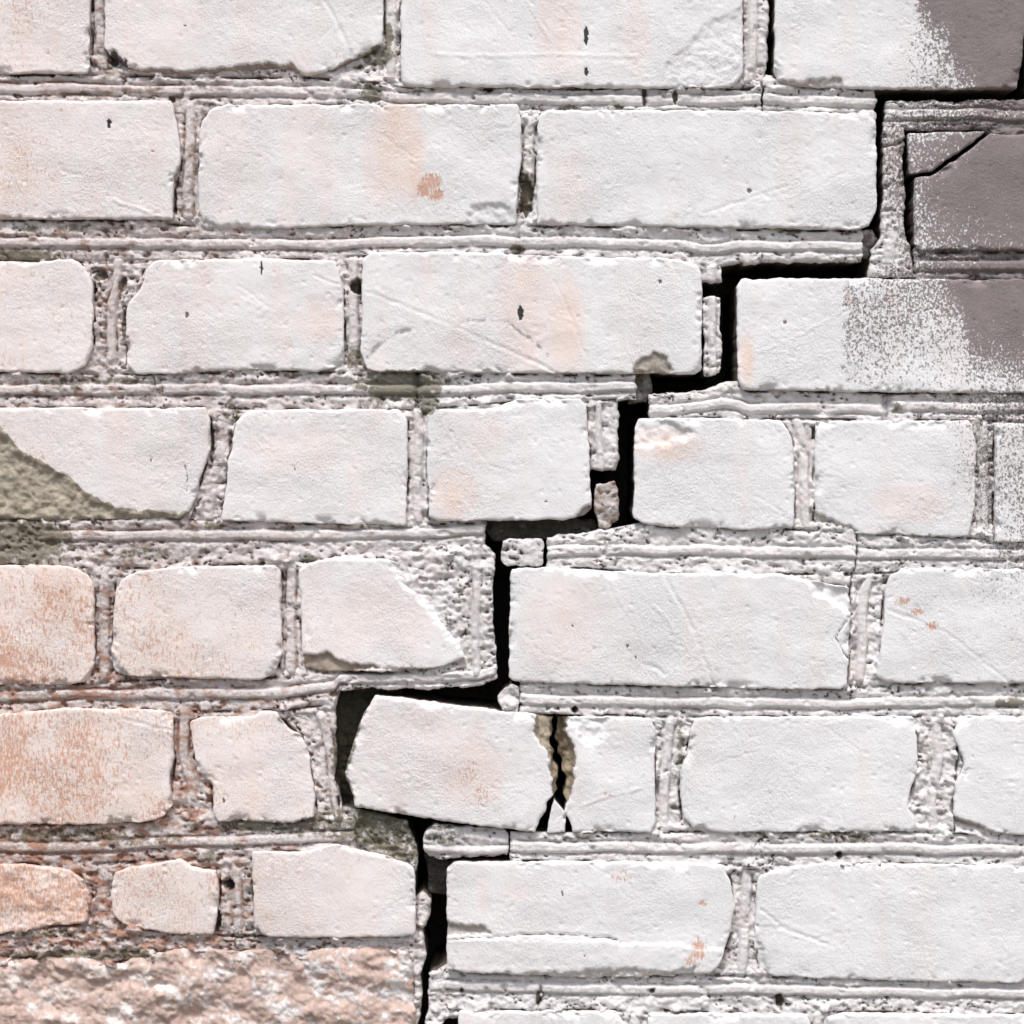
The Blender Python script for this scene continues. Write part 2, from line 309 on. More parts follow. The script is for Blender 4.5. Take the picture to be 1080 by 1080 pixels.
# scratches: points, half width, depth (negative = ridge)
SCR = [([(388, 308), (430, 324), (520, 362), (582, 390)], 1.6, 1.3), ([(586, 296), (602, 335), (622, 385)], 1.3, .8), ([(740, 226), (830, 196)], 1.4, 1.1), ([(835, 212), (890, 182)], 1.2, .8), ([(700, 605), (725, 650), (745, 700), (752, 722)], 1.7, 1.5), ([(640, 615), (690, 705)], 1.2, .7),
       ([(342, 0), (358, 28), (371, 58)], 1.8, 1.7), ([(330, 50), (352, 25)], 1.2, .8), ([(170, 640), (186, 690), (194, 708)], 1.5, 1.3), ([(930, 640), (1000, 668), (1065, 720)], 1.4, 1.2), ([(803, 960), (830, 980), (880, 999)], 1.5, 1.4), ([(775, 770), (790, 800), (803, 850)], 1.3, .9), ([(745, 808), (800, 792)], 1.2, .7),
       ([(868, 765), (905, 790)], 1.2, .8), ([(455, 57), (500, 60), (560, 57), (625, 58), (672, 60)], 1.6, -.9), ([(150, 150), (155, 185), (148, 197)], 1.3, .9), ([(62, 172), (66, 180), (86, 184)], 1.5, 1.4), ([(120, 212), (170, 228)], 1.6, -1.4), ([(330, 290), (358, 300)], 1.4, 1.0), ([(100, 0), (104, 40)], 1.5, 1),
       ([(800, 372), (850, 350), (895, 325)], 1.2, -1.0), ([(470, 990), (515, 988), (580, 984), (650, 990)], 1.4, 1.8), ([(893, 655), (881, 672), (893, 694)], 1.2, 2.6), ([(475, 128), (500, 145), (512, 160)], 1.2, .9), ([(540, 132), (515, 138), (505, 150)], 1.2, .9), ([(130, 758), (165, 768), (182, 770)], 1.2, 1.6), ([(195, 490), (197, 518)], 1.2, 2), ([(555, 0), (582, 45)], 1.3, -.9), ([(510, 0), (540, 40)], 1.3, .8),
       ([(400, 140), (440, 170)], 1.2, .7), ([(250, 300), (285, 325)], 1.2, .7), ([(790, 520), (830, 542)], 1.2, .8), ([(500, 470), (520, 492), (545, 500)], 1.2, .7), ([(475, 455), (490, 480)], 1.2, .8), ([(1015, 140), (1043, 139)], 1, .5), ([(690, 640), (705, 655), (712, 668)], 1.4, -1.0), ([(680, 700), (695, 706), (700, 712)], 2.0, 1.6), ([(610, 850), (660, 835), (690, 828)], 1.4, -1.2), ([(215, 895), (240, 890)], 1, .4)]

def seg_dist(x, y, pts):
    best = np.full(x.shape, 1e9)
    for (x0, y0), (x1, y1) in zip(pts[:-1], pts[1:]):
        dx, dy = x1 - x0, y1 - y0
        t = np.clip(((x - x0) * dx + (y - y0) * dy) / (dx * dx + dy * dy + 1e-9), 0, 1)
        best = np.minimum(best, (x - x0 - t * dx) ** 2 + (y - y0 - t * dy) ** 2)
    return np.sqrt(best)

def poly_sd(x, y, pts):      # positive inside
    d = seg_dist(x, y, pts + pts[:1]); ins = np.zeros(x.shape, bool)
    for (x0, y0), (x1, y1) in zip(pts, pts[1:] + pts[:1]):
        c = ((y0 > y) != (y1 > y)); ins ^= c & (x < (x1 - x0) * (y - y0) / (y1 - y0 + 1e-9) + x0)
    return np.where(ins, d, -d)

def hit(pts, X, Y, m=14):
    xs = [p[0] for p in pts]; ys = [p[1] for p in pts]
    return min(xs) - m < X.max() and max(xs) + m > X.min() and min(ys) - m < Y.max() and max(ys) + m > Y.min()

def orange_at(x, y):
    # the lower left of the wall is rubbed back towards the red body
    a = np.exp(-(np.maximum(x, 0) / 170.0) ** 2) * sst(520, 640, y) * (0.64 + .12 * sst(700, 900, y))
    b = np.exp(-(np.maximum(x, 0) / 110.0) ** 2) * .42
    c = np.exp(-(np.maximum(x - 60, 0) / 340.0) ** 2) * sst(540, 640, y) * .54
    d = .22 * np.exp(-(np.maximum(x, 0) / 420.0) ** 2)
    v = np.maximum.reduce([a, b, c, d])
    return v * np.clip(1 + .55 * fbm(x / 60, y / 60, 33, 3), .2, 1.6) * (1 - .55 * sst(-200, -500, x))

def base_attrs(X, Y, scale_w=1.0):
    sh = X.shape
    wear = orange_at(X, Y) * scale_w; dirt = np.zeros(sh); stain = np.clip(.55 * orange_at(X, Y), 0, .6) + .16 * np.exp(-(np.maximum(X, 0) / 420.0) ** 2) + .30 * sst(540, 900, Y) * np.exp(-(np.maximum(X, 0) / 330.0) ** 2) + .16 * sst(.0, .6, fbm(X / 40, Y / 260, 44, 3))
    for k, x, y, rx, ry, v in SPOTS:
        if x - 2 * rx > X.max() or x + 2 * rx < X.min() or y - 2 * ry > Y.max() or y + 2 * ry < Y.min(): continue
        r = ((X - x) / rx) ** 2 + ((Y - y) / ry) ** 2
        f = v * np.exp(-r * r * .9)
        if k == 'wear': wear = np.maximum(wear, f)
        elif k == 'dirt': dirt = np.maximum(dirt, f)
        else: stain = np.maximum(stain, 1.35 * f)
    return wear, dirt, stain

# ------------------------------------------------------------------ outlines
def chaikin(p, n=2):
    for _ in range(n):
        q = np.roll(p, -1, 0); p = np.stack([.75 * p + .25 * q, .25 * p + .75 * q], 1).reshape(-1, 2)
    return p

def densify(p, step):
    out = []
    for a, b in zip(p, np.roll(p, -1, 0)):
        n = max(1, int(math.ceil(np.hypot(*(b - a)) / step)))
        out.append(a + (b - a) * (np.arange(n) / n)[:, None])
    return np.concatenate(out)

def resample(p, t):      # open polyline at fractions t
    s = np.concatenate([[0], np.cumsum(np.hypot(*np.diff(p, axis=0).T))]); s /= s[-1]
    return np.stack([np.interp(t, s, p[:, 0]), np.interp(t, s, p[:, 1])], -1)

def params(L, res):
    e = np.array([0, .7, 1.6, 2.8, 4.3, 6.2])
    if L < 22: return np.linspace(0, 1, max(6, int(L / 1.6)))
    n = max(2, int((L - 12.4) / res))
    return np.concatenate([e, np.linspace(6.2, L - 6.2, n + 1)[1:-1], L - e[::-1]]) / L

def coons(poly, res, amp=1.0, seed=1, corner=4.5):
    p = np.array(poly, float)
    if np.sum(p[:, 0] * np.roll(p[:, 1], -1) - np.roll(p[:, 0], -1) * p[:, 1]) < 0: p = p[::-1]
    p = chaikin(densify(p, corner), 2); p = densify(p, 1.5)
    tg = np.roll(p, -2, 0) - np.roll(p, 2, 0); tg /= np.hypot(*tg.T)[:, None] + 1e-9
    nrm = np.stack([-tg[:, 1], tg[:, 0]], -1)
    d = amp * (1.1 * fbm(p[:, 0] / 26, p[:, 1] / 26, seed, 2) + .8 * fbm(p[:, 0] / 7, p[:, 1] / 7, seed + 3, 3))
    p = p + nrm * d[:, None]
    x, y = p[:, 0], p[:, 1]
    tl, tr, br, bl = [int(np.argmin(f)) for f in (x + y, y - x, -x - y, x - y)]
    n = len(p)
    def side(a, b): return p[np.arange(a, a + ((b - a) % n) + 1) % n]
    T, R, B, Lf = side(tl, tr), side(tr, br), side(br, bl)[::-1], side(bl, tl)[::-1]
    w = max(np.hypot(*np.diff(q, axis=0).T).sum() for q in (T, B)); h = max(np.hypot(*np.diff(q, axis=0).T).sum() for q in (R, Lf))
    u = params(w, res); v = params(h, res)
    T, B, Lf, R = resample(T, u), resample(B, u), resample(Lf, v), resample(R, v)
    U, V = u[None, :, None], v[:, None, None]
    G = (1 - V) * T[None] + V * B[None] + (1 - U) * Lf[:, None] + U * R[:, None] - ((1 - U) * (1 - V) * T[0] + U * (1 - V) * T[-1] + (1 - U) * V * B[0] + U * V * B[-1])
    X, Y = G[..., 0], G[..., 1]
    e = np.empty(X.size); xf, yf = X.ravel(), Y.ravel()
    for k in range(0, X.size, 4000):
        e[k:k + 4000] = np.sqrt(((xf[k:k + 4000, None] - x) ** 2 + (yf[k:k + 4000, None] - y) ** 2).min(1))
    e = e.reshape(X.shape); e[0] = e[-1] = 0; e[:, 0] = e[:, -1] = 0
    return X, Y, e

# ------------------------------------------------------------------ bricks
def brick_surface(X, Y, e, proud, tilt, rr, seed, features=True, ox=0, oy=0):
    xs, ys = X + ox, Y + oy
    cx, cy = X.mean(), Y.mean()
    H = proud + tilt[0] * (X - cx) / 180 + tilt[1] * (Y - cy) / 60
    r = rr * np.clip(1 + .9 * fbm(xs / 34, ys / 34, seed + 2, 3), .45, 2.2)
    t = np.clip(1 - e / r, 0, 1)
    H = H - r * .85 * (1 - np.sqrt(np.clip(1 - t * t, 0, 1)))
    # nibbled arrises
    nib = sst(.14, .42, fbm(xs / 44, ys / 44, seed + 5, 5, .68)) * np.exp(-(e / 5.5) ** 2)
    H = H - 4.5 * nib
    H = H + 1.2 * fbm(xs / 85, ys / 60, seed + 7, 2) + .30 * fbm(xs / 19, ys / 19, seed + 8, 2) + (.14 + .34 * sst(0, .5, fbm(xs / 50, ys / 40, seed + 9, 2))) * fbm(xs / 4.4, ys / 4.4, 9, 2)
    # coarse drag of the brush, diagonal
    H = H + .20 * fbm((xs + .5 * ys) / 14, (ys - .3 * xs) / 3.6, 12, 2) * sst(-.1, .4, fbm(xs / 60, ys / 60, 13, 2))
    # pin holes
    w = worley(xs / 34, ys / 34, 21); H = H - 1.5 * np.exp(-(w / .038) ** 2)
    wear, dirt, stain = base_attrs(X, Y); dirt = dirt * np.exp(-(e / 4.5) ** 2)
    raw = .0 + .42 * nib; tint = np.broadcast_to(np.array([0.50, 0.42, 0.37]), X.shape + (3,)).copy()
    lw = orange_at(X, Y)[..., None]
    tint = tint * (1 - lw) + np.array([0.45, 0.26, 0.18]) * lw
    if features:
        for pts, dep, rough, tc, soft, rs in CHIPS:
            if not hit(pts, X, Y): continue
            jx = X + 5.0 * fbm(X / 17, Y / 17, 51, 5, .65); jy = Y + 5.0 * fbm(X / 17, Y / 17, 52, 5, .65)
            sd = poly_sd(jx, jy, pts); f = sst(-.8, soft, sd)
            H = H - f * dep - sst(-1, 3, sd) * rough * (fbm(X / 11, Y / 11, 55, 4) * 1.5 + .5 * fbm(X / 3.5, Y / 3.5, 56, 2))
            if tc is not None:
                g = sst(-1, 1.5, sd); raw = np.maximum(raw, g * rs); tint = np.where((g > .3)[..., None], np.array(tc), tint)
                wear = wear * (1 - g * rs); stain = stain * (1 - g)
        for pts, w_, dep in SCR:
            if not hit(pts, X, Y): continue
            jx = X + 1.8 * fbm(X / 16, Y / 16, 57, 2); jy = Y + 1.8 * fbm(X / 16, Y / 16, 58, 2)
            d = seg_dist(jx, jy, pts)
            br = np.clip(.75 + .6 * fbm(X / 14, Y / 14, 59, 2), 0, 1)
            H = H + .8 * br * (-dep * np.exp(-(d / (.8 * w_)) ** 2) + .25 * dep * np.exp(-((d - 2.2 * w_) / w_) ** 2))
            if dep > 1.7: raw = np.maximum(raw, .7 * np.exp(-(d / 1.2) ** 2)); tint = np.where((d < 2.5)[..., None], np.array((.2, .16, .14)), tint)
        for x, y, rx, ry, a in MARKS:
            if not hit([(x, y)], X, Y): continue
            r2 = ((X - x) / rx) ** 2 + ((Y - y) / ry) ** 2 + .5 * fbm(X / 4, Y / 4, 61, 2)
            f = 1 - sst(.7, 1.3, r2); raw = np.maximum(raw, f); tint = np.where((r2 < 1.6)[..., None], np.array(DARKM if ry > 4.5 else (.17, .14, .12)), tint); H = H - .8 * f
        for pts, w_, v in SMUDGE:
            if not hit(pts, X, Y): continue
            d = seg_dist(X, Y, pts); f = v * np.exp(-(d / w_) ** 2) * np.clip(.8 + fbm(X / 10, Y / 10, 63, 3), 0, 1.3)
            raw = np.maximum(raw, f * .95); tint = np.where((f > .05)[..., None], np.array((.40, .38, .385)), tint); H = H - .8 * f
    at = dict(wear=np.stack([wear, grey_at(X, Y), dirt], -1), raw=raw, tint=tint, stain=stain)
    return H, at

RNG = np.random.default_rng(5)
def brick(poly, proud=0.0, rr=3.0, amp=1.1, res=1.8, name='brick', parent=ROOT, label=None, seed=None, rough=0.0, raw=0.0, tint=None, tilt=None, skirt=(2, 7, 18, 45, 100, 165), corner=4.5):
    seed = int(RNG.integers(1000)) if seed is None else seed
    X, Y, e = coons(poly, res, amp, seed, corner)
    tl = (RNG.uniform(-1.2, 1.2), RNG.uniform(-1.0, 1.0)) if tilt is None else tilt
    H, at = brick_surface(X, Y, e, proud + RNG.uniform(-1.0, 1.0), tl, rr, seed)
    if rough:
        H = H + rough * (2.0 * fbm(X / 66, Y / 48, seed + 31, 3) + .85 * fbm(X / 19, Y / 19, seed + 33, 4) - .9 * sst(.15, .5, fbm(X / 34, Y / 30, seed + 35, 4)) + .5 * (.5 - worley(X / 8, Y / 8, seed + 37)) + .3 * fbm(X / 4, Y / 4, seed + 36, 2))
    if raw:
        at['raw'] = np.maximum(at['raw'], raw + .45 * fbm(X / 34, Y / 22, seed + 41, 4))
        at['tint'] = np.broadcast_to(np.array(tint), X.shape + (3,)).copy(); at['wear'][..., 0] *= .5; at['stain'] = at['stain'] * .6
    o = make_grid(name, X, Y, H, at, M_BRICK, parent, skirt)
    if label: o['label'] = label
    return o

# painted faces traced from the photograph, course by course
brick([(-262, -48), (94, -48), (95, 20), (94, 70), (91, 77), (0, 77), (-262, 77)])
brick([(111, -48), (404, -48), (404, 45), (390, 55), (370, 63), (344, 75), (322, 80), (307, 72), (270, 72), (240, 76), (200, 79), (150, 75), (131, 69), (118, 58), (110, 50)])
brick([(422, -40), (783, -38), (784, 74), (779, 86), (770, 92), (640, 92), (430, 91), (423, 86)])
brick([(817, -36), (1084, -36), (1081, 40), (1073, 94), (960, 94), (860, 92), (835, 90), (822, 86), (817, 76)], 1, label='white brick with its end sprayed grey above the crack')
brick([(-167, 105), (180, 106), (184, 112), (186, 128), (190, 155), (189, 176), (183, 186), (182, 208), (183, 231), (-167, 231)])
brick([(209, 150), (212, 130), (222, 116), (240, 110), (380, 110), (546, 110), (550, 130), (550, 163), (547, 190), (544, 236), (380, 237), (300, 240), (228, 241), (215, 236), (209, 222)])
brick([(566, 133), (569, 122), (578, 116), (760, 116), (916, 119), (924, 128), (924, 222), (917, 238), (902, 242), (760, 240), (566, 236)], 1)
brick([(965, 187), (985, 184), (1001, 173), (1021, 160), (1044, 141), (1316, 142), (1316, 265), (972, 263), (965, 257)], -1, label='grey brick with a broken corner')
brick([(958, 140), (1041, 138), (1016, 157), (984, 180), (960, 183)], -1, rr=2.5, name='brick_corner', label='snapped triangular corner of the grey brick')
brick([(-259, 274), (0, 275), (40, 277), (60, 273), (76, 273), (89, 281), (97, 298), (98, 330), (97, 368), (89, 387), (70, 394), (22, 392), (-259, 392)])
brick([(163, 274), (259, 272), (352, 275), (357, 284), (362, 305), (363, 378), (355, 386), (333, 393), (311, 390), (240, 390), (185, 394), (142, 394), (133, 384), (132, 330), (134, 320), (143, 311), (155, 284)])
brick([(382, 274), (391, 266), (480, 266), (595, 270), (710, 273), (736, 280), (741, 290), (740, 390), (732, 395), (670, 394), (399, 392), (387, 389), (381, 376)], 1)
brick([(777, 302), (782, 294), (900, 293), (1134, 296), (1134, 415), (900, 413), (784, 411), (778, 399)], 1, label='long white brick speckled into grey paint')
brick([(-136, 430), (60, 430), (216, 430), (221, 443), (222, 472), (211, 502), (207, 521), (199, 541), (190, 547), (60, 548), (-136, 548)])
brick([(248, 444), (258, 435), (270, 432), (420, 431), (429, 442), (430, 500), (428, 554), (330, 552), (236, 549), (233, 546), (237, 520), (241, 487), (246, 457)])
brick([(450, 436), (460, 432), (521, 430), (545, 421), (612, 420), (618, 428), (622, 487), (624, 536), (616, 545), (595, 548), (462, 550), (453, 545), (451, 500)], 1)
brick([(670, 450), (674, 441), (720, 440), (824, 443), (836, 461), (839, 520), (836, 556), (802, 559), (736, 557), (680, 554), (668, 546)], 1)
brick([(860, 444), (1024, 443), (1030, 470), (1029, 533), (1021, 565), (1005, 567), (902, 562), (880, 557), (860, 549)])
brick([(1050, 446), (1407, 448), (1407, 572), (1050, 572)], label='half hidden brick freckled with grey paint')
brick([(-259, 596), (60, 596), (80, 599), (93, 607), (98, 617), (99, 700), (91, 718), (74, 722), (-259, 724)], label='white brick rubbed back to salmon pink')
brick([(122, 622), (128, 611), (144, 603), (178, 598), (289, 596), (296, 603), (297, 690), (289, 711), (274, 717), (185, 715), (130, 713), (120, 707), (117, 696)], 1)
brick([(315, 601), (326, 593), (356, 588), (398, 589), (430, 596), (462, 606), (478, 640), (486, 676), (490, 694), (470, 702), (414, 708), (370, 708), (333, 708), (321, 704), (318, 678)], label='broken brick with its right end sheared off')
brick([(540, 600), (566, 598), (680, 604), (824, 605), (895, 620), (897, 648), (893, 722), (886, 727), (828, 727), (680, 723), (543, 719), (536, 714), (538, 607)], 1)
brick([(939, 608), (954, 599), (1284, 601), (1284, 722), (935, 720), (926, 714), (926, 700), (932, 667), (934, 622)])
brick([(-174, 754), (0, 753), (67, 747), (172, 748), (182, 754), (183, 798), (179, 820), (181, 850), (172, 862), (148, 868), (56, 870), (-174, 872)], label='white brick worn to orange pink speckles')
brick([(200, 762), (212, 756), (267, 756), (274, 750), (292, 751), (297, 760), (307, 772), (317, 775), (324, 787), (327, 813), (333, 842), (331, 862), (307, 869), (252, 865), (230, 868), (224, 857), (224, 828), (208, 814), (203, 790)])
brick([(586, 757), (640, 756), (686, 757), (691, 768), (691, 868), (686, 878), (604, 878), (600, 866), (595, 856), (599, 845), (594, 838), (597, 831), (597, 820), (593, 814), (594, 803), (588, 797), (590, 787), (584, 780), (587, 772), (588, 762)], 0, corner=2.2, label='right half of the snapped brick')
brick([(734, 760), (744, 756), (963, 756), (967, 762), (968, 813), (960, 836), (958, 853), (967, 864), (966, 877), (865, 878), (754, 878), (732, 874), (721, 864), (718, 846), (717, 813), (726, 787), (728, 769)])
brick([(1010, 760), (1020, 755), (1362, 757), (1362, 883), (1080, 881), (1050, 879), (1028, 873), (1005, 864), (1008, 827), (1017, 808), (1015, 798), (1006, 776)])
brick([(-85, 912), (30, 912), (74, 918), (89, 931), (94, 942), (95, 961), (90, 975), (55, 977), (0, 986), (-85, 988)], -2, rough=1.5, label='small eroded brick stained orange red')
brick([(120, 921), (137, 914), (163, 911), (189, 906), (202, 914), (228, 918), (231, 942), (225, 986), (185, 986), (130, 976), (119, 964), (117, 946)], -1)
brick([(266, 898), (315, 899), (333, 894), (356, 890), (388, 898), (414, 905), (431, 911), (438, 917), (439, 984), (434, 988), (340, 989), (278, 988), (268, 978)], 3)
brick([(471, 916), (479, 909), (620, 908), (740, 910), (762, 913), (771, 931), (775, 957), (769, 990), (760, 1016), (750, 1027), (702, 1029), (640, 1032), (488, 1026), (471, 1021)], 2)
brick([(798, 931), (804, 922), (843, 913), (876, 910), (1153, 914), (1153, 1038), (1050, 1037), (917, 1034), (817, 1030), (802, 1023), (796, 1000)])
brick([(-245, 1014), (40, 1012), (84, 1008), (104, 1016), (122, 1020), (140, 1011), (180, 1003), (300, 1002), (400, 1000), (430, 1004), (438, 1030), (436, 1120), (400, 1136), (96, 1138), (-245, 1138)], -3, rr=9, amp=2.8, rough=4.2, raw=.60, tint=(0.56, 0.425, 0.365), name='eroded_ledge', label='continuous crumbled pink ledge along the foot of the left side')
brick([(484, 1067), (650, 1067), (660, 1080), (660, 1190), (480, 1190)])
brick([(684, 1070), (848, 1070), (856, 1080), (856, 1192), (684, 1192)])
brick([(872, 1074), (890, 1069), (1229, 1072), (1229, 1195), (872, 1195)])

# ------------------------------------------------------------------ mortar
HOLES = [(240, 935, 6, 7, 22), (376, 302, 7, 7, 14), (180, 103, 4, 4, 7), (886, 903, 3.5, 5, 14), (607, 749, 3.5, 3.5, 16), (823, 1057, 6, 7, 16), (688, 1046, 3, 3, 8), (487, 1046, 2.5, 2.5, 9), (228, 973, 5, 11, 10), (118, 893, 4, 3, 4), (555, 205, 8, 22, 12), (120, 60, 7, 9, 12),
         (680, 100, 3, 10, 8), (712, 100, 3, 8, 8), (300, 296, 3, 3, 0), (104, 288, 8, 7, 6), (222, 465, 3, 25, 6), (243, 480, 3, 30, 6), (130, 345, 3, 20, 5), (128, 300, 6, 8, 5), (568, 1055, 3, 10, 5), (210, 790, 4, 14, 4)]
HAIR = [([(904, 560), (905, 590), (899, 608), (898, 640)], 1.1, 7), ([(900, 735), (898, 722)], 1, 5), ([(570, 1040), (573, 1052), (567, 1062)], 1.2, 6), ([(932, 153), (945, 152), (958, 146)], 1.3, 6), ([(160, 395), (163, 408)], 1, 4), ([(942, 568), (945, 560)], 1.3, 6), ([(200, 764), (204, 790), (214, 818)], 1.4, 6), ([(576, 742), (577, 748)], 1, 3), ([(742, 386), (761, 386)], 1, 4)]
MRAW = np.array([0.30, 0.205, 0.17]); MRAW_R = np.array([0.34, 0.295, 0.265])

def mortar_surface(X, Y, d, gap, base, bead, rough, seed, bw=5.5):
    """d: distance across from the bead line, gap: distance to the joint's own borders (negative = under a brick)"""
    lo = fbm(X / 44, Y / 24, 101, 3); mid = fbm(X / 15, Y / 11, 102, 4); fine = 1.25 * fbm(X / 4.6, Y / 4.2, 103, 3)
    lump = worley(X / 13 + .5 * fbm(X / 20, Y / 20, 104, 2), Y / 9 + .5 * mid, 105); crumb = worley(X / 6.3 + .4 * mid, Y / 5.4, 106)
    if callable(bead): bead = bead(X)
    elif np.ndim(bead):
        pass
    bm = bead * np.clip(1.15 + .7 * fbm(X / 60, Y / 60, 107, 3), .35, 1.1) * (1 - .6 * sst(.28, .5, fbm(X / 21, Y / 21, 119, 3)))
    ad = np.abs(d + 2.2 * fbm(X / 48, Y / 48, 108, 3))
    inb = np.clip(1 - ad / bw, 0, 1)
    fl = sst(bw * .75, bw * 1.5, ad)              # rough flange outside the struck bead
    flg = fl * bm + (1 - bm)
    H = base + flg * rough * (1.7 * lo + 2.2 * mid + 1.1 * (.55 - lump) + (.7 + 1.4 * sst(.0, .4, lo)) * (.5 - crumb) + 1.0 * fine)
    H = H + (1 - flg) * (.5 * fine + .7 * mid + .8 * np.minimum(fbm(X / 24, Y / 24, 118, 3), .1))
    H = H + bm * (3.2 * np.minimum(np.sqrt(inb * (2 - inb)), .88) - 2.6 * np.exp(-((ad - bw * 1.12) / 1.5) ** 2))
    # squeezed-out lumps that lap over the brick edge, and shrinkage gaps along it
    sq = sst(.12, .55, fbm(X / 26, Y / 26, 109, 3)) * np.exp(-((gap - 1.5) / 5.5) ** 2)
    H = H + 5.0 * sq * rough
    shr = sst(-.2, .25, fbm(X / 33, Y / 33, 110, 3)) * np.exp(-((gap - .4) / 1.25) ** 2)
    H = H - 8.0 * shr * (1 - np.clip(sq * 2, 0, 1))
    pit = sst(.30, .62, fbm(X / 15, Y / 8, 111, 4)) * flg
    H = H - 4.2 * pit
    # crumbly fissures and pinched holes in the rough flanges
    fis = np.exp(-(fbm(X / 19, Y / 11, 121, 3) / .035) ** 2) * sst(-.05, .3, fbm(X / 46, Y / 30, 122, 3)) * np.clip(flg + .15, 0, 1)
    pk = np.exp(-(worley(X / 15, Y / 10, 123) / .15) ** 2) * sst(-.1, .25, fbm(X / 40, Y / 24, 124, 2)) * np.clip(flg + .1, 0, 1)
    H = H - 3.6 * fis - 4.5 * pk
    wear, dirt, stain = base_attrs(X, Y)
    left = 1 - sst(60, 620, X + .25 * (540 - Y) * 0)
    raw = .52 * pit + .04 + .17 * left + .40 * sst(.0, .5, fbm(X / 24, Y / 9, 112, 4)) * (.5 + .5 * left) + .45 * shr
    # the struck grooves kept their bare mortar where the brush skipped
    skip = sst(-.25, .25, fbm(X / 55, Y / 30, 114, 3)) * np.exp(-((ad - bw * 1.1) / 1.9) ** 2) * bm
    raw = raw + .22 * sst(560, 860, Y) * (1 - sst(120, 460, X))
    raw = np.maximum(raw, skip * (.48 + .32 * left))
    stain = .20 + .42 * left + .22 * fbm(X / 38, Y / 14, 120, 4)
    low = sst(560, 800, Y) * left
    wear = np.maximum(wear * 1.1, .26 + .26 * left + .15 * low)
    wear = np.where(X > 560, wear * .75, wear)
    tint = MRAW * left[..., None] + MRAW_R * (1 - left[..., None])
    tint = np.where((shr > .35)[..., None], np.array((.13, .10, .085)), tint); raw = np.maximum(raw, shr * .9)
    fk = np.maximum(fis, pk); raw = np.maximum(raw, .95 * fk); tint = np.where((fk > .3)[..., None], np.array((.17, .135, .115)), tint)
    tint = tint * (1 + low[..., None] * np.array([.35, .10, -.02]))
    for x, y, rx, ry, dep in HOLES:
        if not hit([(x, y)], X, Y, 30): continue
        r2 = ((X - x) / rx) ** 2 + ((Y - y) / ry) ** 2 + 1.1 * fbm(X / 8, Y / 8, 115, 4, .6)
        f = 1 - sst(.45, 1.25, r2); H = H - dep * f; raw = np.maximum(raw, f * .9); tint = np.where((f > .2)[..., None], np.array((.20, .165, .14)), tint)
    for pts, w_, dep in HAIR:
        if not hit(pts, X, Y): continue
        dd = seg_dist(X + 1.6 * fbm(X / 9, Y / 9, 116, 2), Y + 1.6 * fbm(X / 9, Y / 9, 117, 2), pts)
        f = np.exp(-(dd / w_) ** 2); H = H - dep * f; raw = np.maximum(raw, f * .8)
    at = dict(wear=np.stack([np.clip(wear, 0, 1), np.clip(grey_at(X, Y) * 1.18, 0, .95), dirt], -1), raw=raw, tint=tint, stain=stain)
    return H, at

def axis_samples(a, b, res, lo=-70, hi=1150, far=6.0):
    out = [a]; x = a
    while x < b:
        x += res if lo < x < hi else far
        out.append(min(x, b))
    out = np.array(out)
    if out[-1] - out[-2] < .3: out = np.delete(out, -2)
    return out

